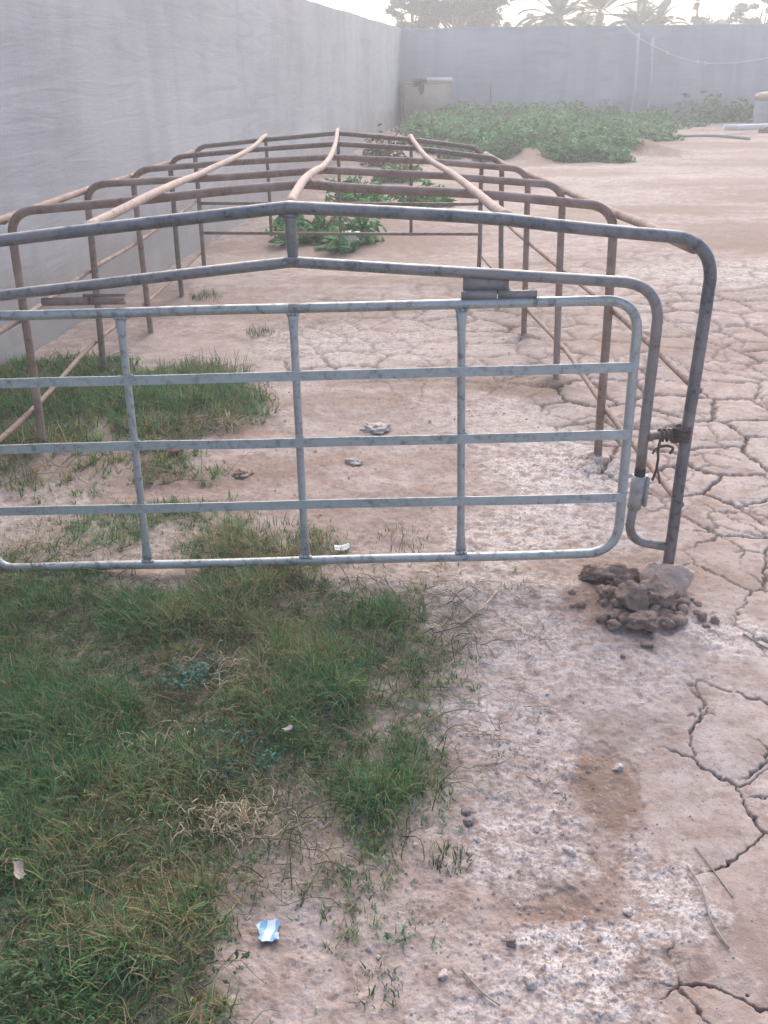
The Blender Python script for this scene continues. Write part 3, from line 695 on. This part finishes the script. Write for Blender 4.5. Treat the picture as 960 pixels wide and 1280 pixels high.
# dry straw tangle lying on the grass
def tangle(x, y, rx, ry, n, label, zh=.05, Lr=(.03, .11)):
    mb_ = MB()
    for k in range(n):
        px = x+rng.normal(0, rx*.5); py = y+rng.normal(0, ry*.5); a = rng.uniform(0, 6.28); Ln = rng.uniform(*Lr); z0 = gz(px, py)+rng.uniform(.4, 1)*zh; pts = []
        for j in range(6):
            pts.append((px, py, z0+.012*math.sin(j*1.1+k)-.004*j)); a += rng.normal(0, .45); px += math.cos(a)*Ln/6; py += math.sin(a)*Ln/6
        mb_.tube(pts, np.linspace(.0011, .0006, 6), n=5, cap=False)
    return tag(mb_.build('dry_grass_clump', M['straw']), label, 'dry grass')
tangle(-.36, 1.60, .11, .06, 130, 'pale tangle of dead straw lying on the grass in the middle of the near patch')
tangle(-.60, 1.83, .15, .07, 55, 'loose brownish straw strands near the left edge of the near grass', .055)
tangle(-.42, 2.15, .17, .09, 45, 'faded olive straw strands in the upper part of the near grass', .055)
tangle(-.74, 4.12, .12, .05, 46, 'brown dead grass heap at the right end of the grass strip inside the pen', .05, (.08, .2))
tangle(.08, 4.86, .16, .05, 40, 'thin dry litter on the soil inside the pen just above the upper gate slat', .02, (.04, .10))
tangle(.56, 4.72, .16, .06, 40, 'thin dry litter on the soil inside the pen by the third right leg', .02, (.04, .10))
runners(420, .02, .52, 1.75, 2.75, [(.46, .38, .26), (.38, .31, .21), (.30, .25, .16)], 'straw_litter', 'short dry straw bits scattered on the soil along the grass edge', (.03, .12), (.002, .012), (.0006, .0012), .012)
# broad leaved weeds in the bottom left corner
def leaves(mb_, n, centre, rad, size, up=.5, shape=1.6, seed=0, rr=None):
    r = rr or np.random.default_rng(seed)
    P = r.normal(size=(n, 3)); P /= np.linalg.norm(P, axis=1)[:, None]; P *= (r.uniform(size=n)**.45)[:, None]; P[:, 2] = np.abs(P[:, 2])
    P = P*np.asarray(rad)+np.asarray(centre)
    nrm = r.normal(size=(n, 3)); nrm[:, 2] = np.abs(nrm[:, 2])+up; nrm /= np.linalg.norm(nrm, axis=1)[:, None]
    a = r.normal(size=(n, 3)); a -= nrm*(a*nrm).sum(1)[:, None]; a /= np.linalg.norm(a, axis=1)[:, None]; b = np.cross(nrm, a)
    s = size*r.uniform(.55, 1.25, n)[:, None]
    V = np.stack([P-a*s*shape*.5, P+b*s*.42-nrm*s*.10, P+a*s*shape*.12+nrm*s*.12, P-b*s*.42-nrm*s*.10, P+a*s*shape*.55-nrm*s*.12], 1)
    base = (np.arange(n)*5)[:, None]
    mb_.add(V.reshape(-1, 3), (), np.concatenate([base+np.array(t_) for t_ in ((0, 2, 1), (0, 3, 2), (1, 2, 4), (3, 4, 2))])); return n
def leafy(name, groups, label, cat, cols, m='leaf', parent=None, seed=0, group=None, kind=None, loc=None):
    """one foliage mesh; groups = [(n, centre, radii, leaf size)]"""
    r = np.random.default_rng(seed); mb_ = MB(); tint = []
    for n, c_, rad, sz in groups:
        leaves(mb_, n, c_, rad, sz, rr=r)
        k = r.integers(len(cols), size=n); tone = r.uniform(.75, 1.2)
        tint.append(np.repeat(np.concatenate([np.array(cols)[k]*(tone*r.uniform(.65, 1.35, n))[:, None], np.ones((n, 1))], 1), 5, 0))
    loc = np.zeros(3) if loc is None else np.asarray(loc, float)
    o = np_mesh(name, np.concatenate(mb_.V)-loc, [np.concatenate(mb_.T)], M[m], parent, smooth=False, attrs={'tint': np.concatenate(tint)})
    if parent is None: o.location = loc
    if label: tag(o, label, cat, group, kind)
    return o
W_ = [(.055, .11, .05), (.075, .13, .06), (.045, .095, .055), (.11, .16, .075)]
def weed(x, y, r, h, n, sz, label, cols=W_, seed=1):
    z0 = gz(x, y); rr = np.random.default_rng(seed); gs = []
    for k in range(7):
        gs.append((n//7, (x+rr.normal(0, r*.55), y+rr.normal(0, r*.55), z0), (r*.6, r*.6, h*rr.uniform(.6, 1.1)), sz))
    rt = thing('weed', label, 'weed', (x, y, z0))
    f = leafy('foliage', gs, None, None, cols, parent=rt, seed=seed); f.location = -rt.location; return rt
weed(-.53, 1.22, .11, .05, 420, .009, 'low small leaved weed at the bottom beside the bare soil', seed=3)
weed(-.60, 1.19, .17, .06, 560, .011, 'pale small leaved weed in the bottom left corner', [(.09, .15, .07), (.12, .18, .08), (.06, .12, .055)], seed=4)
weed(-.38, 1.80, .10, .075, 520, .010, 'bluish feathery weed in the middle of the near grass', [(.10, .21, .155), (.13, .26, .20), (.08, .18, .13)], seed=5)
weed(-.56, 2.08, .10, .075, 380, .010, 'second bluish feathery weed higher up the near grass', [(.09, .20, .15), (.13, .24, .18)], seed=6)

# ------------------------------------------------------------------ litter, sticks
def scrap(name, x, y, w, h, rot, m, label, cat, curl=.01, seed=0, lift=.012):
    k = 7; V = []; r = np.random.default_rng(seed); zb = gz(x, y)+lift
    for a in range(k):
        for b in range(k):
            uu, vv = a/(k-1)-.5, b/(k-1)-.5
            px = uu*w*(1+.15*r.normal()*(a in (0, k-1))); py = vv*h*(1+.10*r.normal()*(b in (0, k-1)))
            V.append((px*math.cos(rot)-py*math.sin(rot), px*math.sin(rot)+py*math.cos(rot), curl*(2*uu*uu+.8*math.sin(5*vv+seed)*.5)+r.normal()*curl*.12))
    V = np.array(V); Q = [(a*k+b, a*k+b+1, (a+1)*k+b+1, (a+1)*k+b) for a in range(k-1) for b in range(k-1)]
    n = len(V); V2 = np.concatenate([V, V-[0, 0, .0012]])
    o = MB().add(V2, Q+[tuple(n+i_ for i_ in q[::-1]) for q in Q]).build(name, m if not isinstance(m, str) else M[m], origin=np.zeros(3))
    o.location = (x, y, zb); return tag(o, label, cat)
def sachet_mat():
    m, nt, b = mat('sachet_print', .35); L = nt.links; co = objco(nt)
    w = N(nt, 'ShaderNodeTexWave', wave_type='BANDS', bands_direction='X'); w.inputs['Scale'].default_value = 11; w.inputs['Distortion'].default_value = 3.5; w.inputs['Detail'].default_value = 2
    L.new(co, w.inputs['Vector'])
    c = mix(nt, ramp(nt, w.outputs['Fac'], [(.62, 0.), (.72, .85)]), (.50, .60, .66), (.10, .28, .50))
    c = mix(nt, ramp(nt, noise(nt, co, 90, 3), [(.55, 0.), (.65, .6)]), c, (.62, .67, .70)); L.new(c, b.inputs['Base Color']); return m
scrap('sachet', -.235, 1.312, .038, .048, .1, sachet_mat(), 'blue and white torn sachet lying on the bare soil at the grass edge', 'wrapper', .008, 4, .010)
scrap('paper_scrap', -.15, 2.905, .050, .030, .2, 'white', 'crumpled white scrap lying just under the gate bottom rail', 'litter', .012, 7, .015)
scrap('wrapper', -.905, 3.80, .060, .035, .2, 'red', 'small red wrapper in the grass behind the gate', 'wrapper', .012, 8, .035)
scrap('paper_scrap', -.245, 1.875, .024, .016, .7, 'stone', 'tiny pale scrap caught in the near grass', 'litter', .006, 9, .045)
scrap('plastic_scrap', -.755, 1.43, .020, .060, .45, 'twig', 'dirty pale strip of plastic standing in the grass at the left edge', 'litter', .012, 10, .05)
def stick(P, r, m, label, name='stick', cat='stick'):
    P = [(x, y, gz(x, y)+z_) for x, y, z_ in P]
    return tag(MB().tube(dens(spline(P, 5), .03, .002, 5), r, n=7).build(name, M[m]), label, cat)
stick([(.632, 1.475, .006), (.640, 1.40, .010), (.636, 1.335, .009), (.652, 1.27, .005)], .0026, 'twig', 'longer pale dry stalk lying on the cracked clay at the lower right')
stick([(.665, 1.53, .004), (.685, 1.46, .005), (.70, 1.39, .003)], .0017, 'twig', 'thin grey twig just above the pale stalk on cracked clay')
stick([(.135, 1.225, .006), (.165, 1.18, .006), (.20, 1.155, .005)], .0020, 'twig', 'short bent twig at the bottom on bare soil')
stick([(1.06, 2.36, .004), (1.10, 2.30, .006), (1.17, 2.22, .004)], .003, 'twig', 'short grey twig on the cracked clay at the right edge')
stick([(.23, 2.42, .008), (.30, 2.50, .012), (.36, 2.62, .006)], .0028, 'straw', 'dry straw stem curved on the salt crust in front of the gate')
stick([(5.96, 21.5, .03), (6.3, 21.15, .05), (6.9, 21.0, .06), (7.6, 20.7, .03)], .03, 'twig', 'long dark branch lying on the far soil in front of the drum', 'branch', 'branch')
# white plastic bag among the plants at the far end of the pen
tag(MB().rock((-.31, 8.75, gz(-.31, 8.75)+.08), (.13, .10, .085), 41, 4, .9, .2, 3.2, 5).build('plastic_bag', M['pvc']), 'crumpled white plastic bag among leaves beyond the far end of the pen', 'bag')

# ------------------------------------------------------------------ crops and bushes
CROP = [(.060, .22, .060), (.085, .28, .08), (.04, .155, .045), (.12, .34, .11), (.16, .26, .10), (.065, .235, .07)]
PATCH = [(.95, 27.2), (.55, 24.0), (.75, 20.5), (1.0, 18.6), (1.7, 17.6), (2.3, 17.3), (2.35, 18.6), (2.95, 18.6), (3.2, 17.6), (4.0, 18.4), (4.7, 20.5), (7.3, 25.6), (6.9, 27.2)]
rr = np.random.default_rng(77); gs = []
while len(gs) < 300:
    x = rr.uniform(.5, 7.4); y = rr.uniform(17, 27.3)
    if poly_sd(np.array([x]), np.array([y]), PATCH)[0]+1.0*(float(fbm(np.array([x*1.3]), np.array([y*1.3]), 210, 3)[0])-.5) < .12: continue
    h = .14+.34*float(sst(.3, .72, fbm(np.array([x*.9]), np.array([y*.55]), 200, 2))[0])+.014*(y-17)
    gs.append((190, (x, y, gz(x, y)-.02), (.42, .40, h*rr.uniform(.8, 1.15)), .085))
leafy('crop_patch', gs, 'dense green mass of leafy crops filling the far corner by the walls', 'crops', CROP, seed=11, kind='stuff')
def bush(x, y, r, h, n, sz, label, seed, cols=CROP, name='crop_plant', cat='plant'):
    q = np.random.default_rng(seed); z0 = gz(x, y); g_ = []
    for k in range(11):
        g_.append((n//11, (x+q.normal(0, r*.5), y+q.normal(0, r*.45), z0-.02), (r*.48, r*.45, h*q.uniform(.55, 1.1)), sz))
    root = thing(name, label, cat, (x, y, z0))
    f = leafy('foliage', g_, None, None, cols, parent=root, seed=seed); f.location = -root.location
    st_ = MB()
    for k in range(7):
        a = q.uniform(0, 6.28); st_.tube(spline([(x, y, z0-.02), (x+math.cos(a)*r*.25, y+math.sin(a)*r*.25, z0+h*.4), (x+math.cos(a)*r*.55, y+math.sin(a)*r*.55, z0+h*.62)], 4), .010, n=5)
    s_ = part(st_, 'stem', 'bark', root); s_.location = -root.location
    return root
bush(3.35, 16.85, .66, .38, 2400, .085, 'big rounded leafy plant nearest the yard at the right front of the crops', 51)
bush(3.95, 18.0, .58, .36, 1700, .085, 'leafy plant behind the big rounded one beside the dirt mound', 52)
bush(2.0, 17.2, .55, .42, 1700, .08, 'leafy plant at the front of the crops left of the bare soil gap', 53)
bush(1.25, 18.4, .55, .45, 1700, .08, 'leafy plant at the front of the crops nearest the left wall', 54)
bush(5.15, 20.4, .65, .34, 1100, .085, 'low sprawling leafy plant at the right edge of the crops behind the dirt mound', 63)
bush(5.9, 22.6, .75, .34, 1100, .085, 'low sprawling leafy plant at the right edge of the crops, midway to the wall', 64)
bush(6.7, 24.6, .80, .36, 1100, .085, 'low sprawling leafy plant at the right edge of the crops before the pale poles', 65)
bush(-.55, 9.25, .42, .34, 620, .085, 'leafy plant low beside the white bag beyond the pen', 55)
bush(-.30, 10.9, .48, .36, 620, .085, 'leafy plant behind the white bag beyond the far end of the pen', 56)
bush(.45, 11.4, .36, .30, 420, .085, 'small leafy plant right of the bag beyond the pen', 57)
bush(.35, 14.2, .40, .34, 420, .09, 'small leafy plant farther back beyond the pen by the crops', 58)
bush(.0, 16.6, .45, .62, 420, .08, 'dark upright shrub close to the left wall before the crops', 59, [(.045, .07, .04), (.06, .09, .045), (.10, .09, .06)], 'shrub', 'shrub')
bush(8.85, 26.9, .50, .50, 620, .12, 'low leafy bush by the back wall left of the grey drum', 60, name='bush', cat='bush')
bush(8.95, 26.7, .70, .75, 620, .12, 'taller leafy bush by the back wall just behind the grey drum', 61, name='bush', cat='bush')
bush(10.3, 26.6, .8, .70, 520, .12, 'leafy bush by the back wall right of the grey drum', 62, name='bush', cat='bush')

# ------------------------------------------------------------------ far things in the yard
t = thing('masonry_tank', 'tan plastered square tank in the far corner with a rag and white slab on top', 'tank', (1.28, 27.15, 0))
mb = MB().box((0, 0, .50), (1.22, 1.0, 1.02), bev=.03)
mb.box((0, -.0, 1.005), (1.26, 1.04, .03), bev=.01)
part(mb, 'body', 'plaster', t).location = (0, 0, 0)
o = MB().box((1.58, 26.85, 1.075), (.62, .4, .10), rot=np.array([[.99, -.12, 0], [.12, .99, 0], [0, 0, 1]]), bev=.02).build('white_slab', M['white'])
tag(o, 'white slab lying on top of the tan tank in the corner', 'slab')
V = []; q = np.random.default_rng(4)
mb = MB()
mb.rock((1.05, 26.70, 1.05), (.17, .15, .06), 5, 3, .7)
mb.rock((1.09, 26.625, .90), (.07, .025, .17), 6, 3, .6, .2); mb.rock((.96, 26.63, .98), (.06, .03, .08), 7, 3, .6)
tag(mb.build('rag', M['black']), 'dark rag hanging over the top edge of the tan tank', 'rag')
t = thing('drum', 'grey water drum standing at the right edge before the back wall', 'drum', (9.36, 24.6, gz(9.36, 24.6)))
th = [(.0, .0), (.27, 0), (.30, .03), (.335, .30), (.34, .32), (.335, .34), (.32, .55), (.325, .57), (.31, .58), (.0, .575)]
n = 24; V = [(r*math.cos(a), r*math.sin(a), z_) for r, z_ in th for a in np.linspace(0, 2*np.pi, n, endpoint=False)]
Q = [(i_*n+j, i_*n+(j+1) % n, (i_+1)*n+(j+1) % n, (i_+1)*n+j) for i_ in range(len(th)-1) for j in range(n)]
part(MB().add(V, Q), 'body', 'grey', t).location = (0, 0, 0)
zd = gz(9.36, 24.6)
tag(MB().rock((9.36, 24.6, zd+.66), (.36, .34, .12), 9, 4, .35).build('sack', M['sack']), 'tan sack folded over the top of the grey drum', 'sack')
tag(MB().tube(dens([(7.55, 22.2, gz(7.55, 22.2)+.14), (11.6, 22.6, gz(11.6, 22.6)+.17)], .3, .01, 2), .062, n=14).build('pvc_pipe', M['pvc']), 'white plastic pipe lying on the soil in front of the grey drum', 'pipe')
for px in (8.5, 10.6):
    stone('stone', px, 22.3, (.15, .13, .11), int(px*10), 'mud', 'brown lump propping up the white pipe below the grey drum' if px < 9 else 'brown lump propping the far end of the white pipe', 'stone', lift=.2)
tag(MB().tube([(6.82, 27.70, -.05), (6.86, 27.66, 1.0), (6.80, 27.62, 2.12)], .045, n=12).build('pole', M['palepole']), 'left one of two pale poles standing against the back wall', 'pole')
tag(MB().tube([(7.28, 27.70, -.05), (7.26, 27.68, 1.0), (7.20, 27.66, 2.00)], .040, n=12).build('pole', M['palepole']), 'right one of two pale poles standing against the back wall', 'pole')
tag(MB().tube([(3.05, 27.75, -.02), (3.0, 27.80, 1.1)], .014, n=8).build('rod', M['wire']), 'thin dark rod upright against the back wall above the crops', 'rod')
Pl = spline([(6.45, 27.68, 2.30), (6.85, 27.58, 1.98), (7.7, 27.55, 1.60), (8.5, 27.5, 1.40), (9.3, 27.45, 1.38), (10.4, 27.4, 1.53), (12.2, 27.3, 2.0)], 8)
mb = MB().tube(Pl, .014, n=6)
for f in (.32, .47, .53): p = Pl[int(f*len(Pl))]; mb.rock(p+[0, 0, .0], (.04, .03, .05), int(f*100), 2, .3)
tag(mb.build('washing_line', M['cord']), 'sagging pale cord strung along the back wall beside the poles', 'cord')

# ------------------------------------------------------------------ trees beyond the wall
TL_ = [(.065, .09, .042), (.09, .115, .055), (.05, .075, .035), (.11, .13, .062)]
def tree(x, y, h, r, n, label, seed, squash=.8, cone=False, sz=.16, bare=.55):
    q = np.random.default_rng(seed); root = thing('tree', label, 'tree', (x, y, 0))
    tr = MB(); fork = h*bare
    tr.tube(spline([(0, 0, -.2), (q.normal(0, .06), q.normal(0, .06), fork*.5), (q.normal(0, .1), q.normal(0, .1), fork), (0, 0, h*.85)], 5), np.linspace(.16, .03, 16), n=9)
    g_ = []; 
    nc_ = max(26, n//110)
    for k in range(nc_):
        if cone:
            f = q.uniform(.15, 1); rad = r*(1-f)*.9+.12; a = q.uniform(0, 6.28); d = rad*q.uniform(.2, 1); c_ = (d*math.cos(a), d*math.sin(a), h*(.25+.75*f)-.3); s = .35*r*(1.2-f)
        else:
            v_ = q.normal(size=3); v_ /= np.linalg.norm(v_); v_ *= q.uniform(.35, 1)**.5; c_ = (v_[0]*r, v_[1]*r, h-r*squash+v_[2]*r*squash); s = r*q.uniform(.18, .34)
        g_.append((int(n*1.7)//nc_, c_, (s, s, s*.85), sz*.85))
        if k % 2 == 0 and k < 40: tr.tube(spline([(0, 0, min(fork, c_[2])*q.uniform(.6, 1)), (c_[0]*.5, c_[1]*.5, fork*.4+c_[2]*.55), c_], 4), np.linspace(.06, .015, 9), n=5)
    part(tr, 'trunk', 'bark', root).location = (0, 0, 0)
    leafy('crown', g_, None, None, TL_, 'tree', root, seed)
    return root
def palm(x, y, h, fl, nf, label, seed, rise=.6):
    q = np.random.default_rng(seed); root = thing('palm_tree', label, 'palm tree', (x, y, 0))
    P = spline([(0, 0, -.2), (q.normal(0, .12), 0, h*.5), (0, 0, h)], 8); r = .17+.02*np.sin(np.arange(len(P))*2.6)
    part(MB().tube(P, r, n=10), 'trunk', 'bark', root).location = (0, 0, 0)
    mb_ = MB(); tint = []
    for k in range(nf):
        a = 2.399*k+q.normal(0, .2); el = R(82)-(k/nf)**.8*R(115)*(1-.25*rise)+q.normal(0, .1); L0 = fl*q.uniform(.8, 1.1); sp = []; p = np.array([0, 0, h-.1]); e = el
        for j in range(9):
            sp.append(p.copy()); p = p+np.array([math.cos(a)*math.cos(e), math.sin(a)*math.cos(e), math.sin(e)])*L0/8; e -= R(7+5*(1-rise))*(.5+j/8)
        sp = np.array(sp); mb_.tube(sp, np.linspace(.022, .006, 9), n=4, cap=False); tint.append(np.tile((.10, .115, .05, 1), (36, 1)))
        ss = spline(sp, 4)[6:]; T_ = np.gradient(ss, axis=0); T_ /= np.linalg.norm(T_, axis=1)[:, None]
        for sd in (-1, 1):
            side = np.cross(T_, [0, 0, 1.]); side /= np.linalg.norm(side, axis=1)[:, None]+1e-9; m_ = len(ss)
            ll = .55*np.sin(np.linspace(.5, 3.0, m_))[:, None]*fl/2.2; dirv = sd*side*.75+T_*.65+np.array([0, 0, .18]); dirv /= np.linalg.norm(dirv, axis=1)[:, None]
            tip = ss+dirv*ll-[0, 0, .06]; V = np.stack([ss-T_*.018, ss+T_*.022, ss+dirv*ll*.5+T_*.02, tip], 1).reshape(-1, 3)
            mb_.add(V, np.arange(m_*4).reshape(-1, 4)); c_ = np.array([.06, .085, .04])*q.uniform(.7, 1.4); tint.append(np.tile((*c_, 1), (m_*4, 1)))
    # quads and tris share one vertex list; tint follows the order they were added in
    np_mesh('crown', np.concatenate(mb_.V), [np.concatenate(mb_.Q)], M['tree'], root, smooth=False, attrs={'tint': np.concatenate(tint)})
    return root
tree(3.3, 45, 6.2, 2.6, 12000, 'broad leafy tree behind the corner of the two walls', 1, .72)
tree(1.55, 47, 4.6, 1.1, 1700, 'small thin tree left of the broad one above the corner', 2, 1.0)
palm(7.5, 44, 3.05, 2.0, 26, 'palm with drooping outer fronds right of the broad leafy tree', 3)
palm(9.6, 46, 3.3, 2.3, 22, 'palm with steep V shaped fronds above the middle of the back wall', 4, 1.0)
palm(11.3, 46, 2.75, 1.7, 28, 'low round headed palm above the two pale poles', 5, .5)
palm(12.3, 47, 2.7, 1.6, 24, 'low palm just right of the round headed one', 6, .6)
tree(14.4, 48, 4.35, .75, 1200, 'narrow pointed tree rising above the right part of the back wall', 7, cone=True)
tree(15.9, 49, 3.35, .6, 800, 'small pointed tree right of the narrow one above the wall', 8, cone=True)
tree(17.7, 49, 4.1, 1.3, 1700, 'bushy tree at the right end above the back wall', 9, .85)
tree(19.9, 50, 4.6, 1.7, 1900, 'rounded bushy tree at the far right edge behind the wall', 10, .8)
tree(6.0, 52, 3.2, .95, 900, 'low bush top between the broad tree and the first palm', 11, .8, bare=.4)
tree(9.0, 53, 3.25, 1.2, 1000, 'low bush top between the first two palms above the wall', 12, .7, bare=.4)
tree(13.6, 54, 3.3, 1.5, 1200, 'low spreading bush top behind the narrow pointed tree', 13, .6, bare=.4)

tree(8.4, 56, 3.5, 1.6, 1500, 'wide low treetop in the gap right of the first palm', 14, .6, bare=.4)
tree(11.0, 57, 3.4, 1.7, 1500, 'wide low treetop behind the round headed palm', 15, .6, bare=.4)
tree(17.0, 56, 3.4, 1.8, 1500, 'wide low treetop behind the small pointed tree', 16, .6, bare=.4)
tree(5.0, 50, 3.6, .9, 1100, 'small round treetop at the right foot of the broad leafy tree', 17, .8, bare=.4)
# ------------------------------------------------------------------ haze
hz = MB().box((0, 20, 2.9), (208, 172, 8.8)).build('haze', bpy.data.materials.new('haze'), smooth=False, origin=np.zeros(3))  # added volume, washes out the distance in place of veiling lens glare
hm = hz.data.materials[0]; hm.use_nodes = True; nt = hm.node_tree; nt.nodes.clear()
out = nt.nodes.new('ShaderNodeOutputMaterial'); pv = nt.nodes.new('ShaderNodeVolumePrincipled')
pv.inputs['Color'].default_value = (.93, .93, .95, 1); pv.inputs['Density'].default_value = .011; pv.inputs['Anisotropy'].default_value = .3
nt.links.new(pv.outputs[0], out.inputs['Volume'])
tag(hz, 'pale haze volume added over the whole yard in place of veiling lens glare', 'haze', kind='stuff')

# ------------------------------------------------------------------ light, sky, camera
EL, AZ = 40.0, 6.0            # veiled evening sun ahead, behind the far wall
w = bpy.data.worlds.new('World'); sc.world = w; w.use_nodes = True; nt = w.node_tree
bg = nt.nodes['Background']; sky = nt.nodes.new('ShaderNodeTexSky'); sky.sky_type = 'NISHITA'; sky.sun_disc = False
sky.sun_elevation = R(EL); sky.sun_rotation = R(AZ); sky.altitude = 50; sky.air_density = 1.0; sky.dust_density = 4.0; sky.ozone_density = 1.1
nt.links.new(sky.outputs[0], bg.inputs['Color']); bg.inputs['Strength'].default_value = .15
sl = bpy.data.lights.new('sun', 'SUN'); sl.energy = 1.1; sl.angle = R(80); sl.color = (1, .91, .82)
so = link(bpy.data.objects.new('sun', sl)); d = Vector((math.sin(R(AZ))*math.cos(R(EL)), math.cos(R(AZ))*math.cos(R(EL)), math.sin(R(EL))))
so.rotation_euler = (-d).to_track_quat('-Z', 'Y').to_euler(); so.location = (0, 0, 20)
cam = bpy.data.cameras.new('camera'); co_ = link(bpy.data.objects.new('camera', cam)); sc.camera = co_
cam.sensor_fit = 'VERTICAL'; cam.sensor_height = 36; cam.sensor_width = 27; cam.lens = 36*1180/1280; cam.clip_start = .02; cam.clip_end = 2000
from mathutils import Matrix
co_.matrix_world = Matrix.Translation((0, 0, CAM_H)) @ Matrix.Rotation(R(90-25.58), 4, 'X') @ Matrix.Rotation(R(-.7), 4, 'Z')
sc.render.engine = 'CYCLES'
sc.render.resolution_x = 768; sc.render.resolution_y = 1024
vs = sc.view_settings; vs.view_transform = 'Standard'; vs.look = 'None'; vs.gamma = 1; vs.use_curve_mapping = False
vs.exposure = 1.28
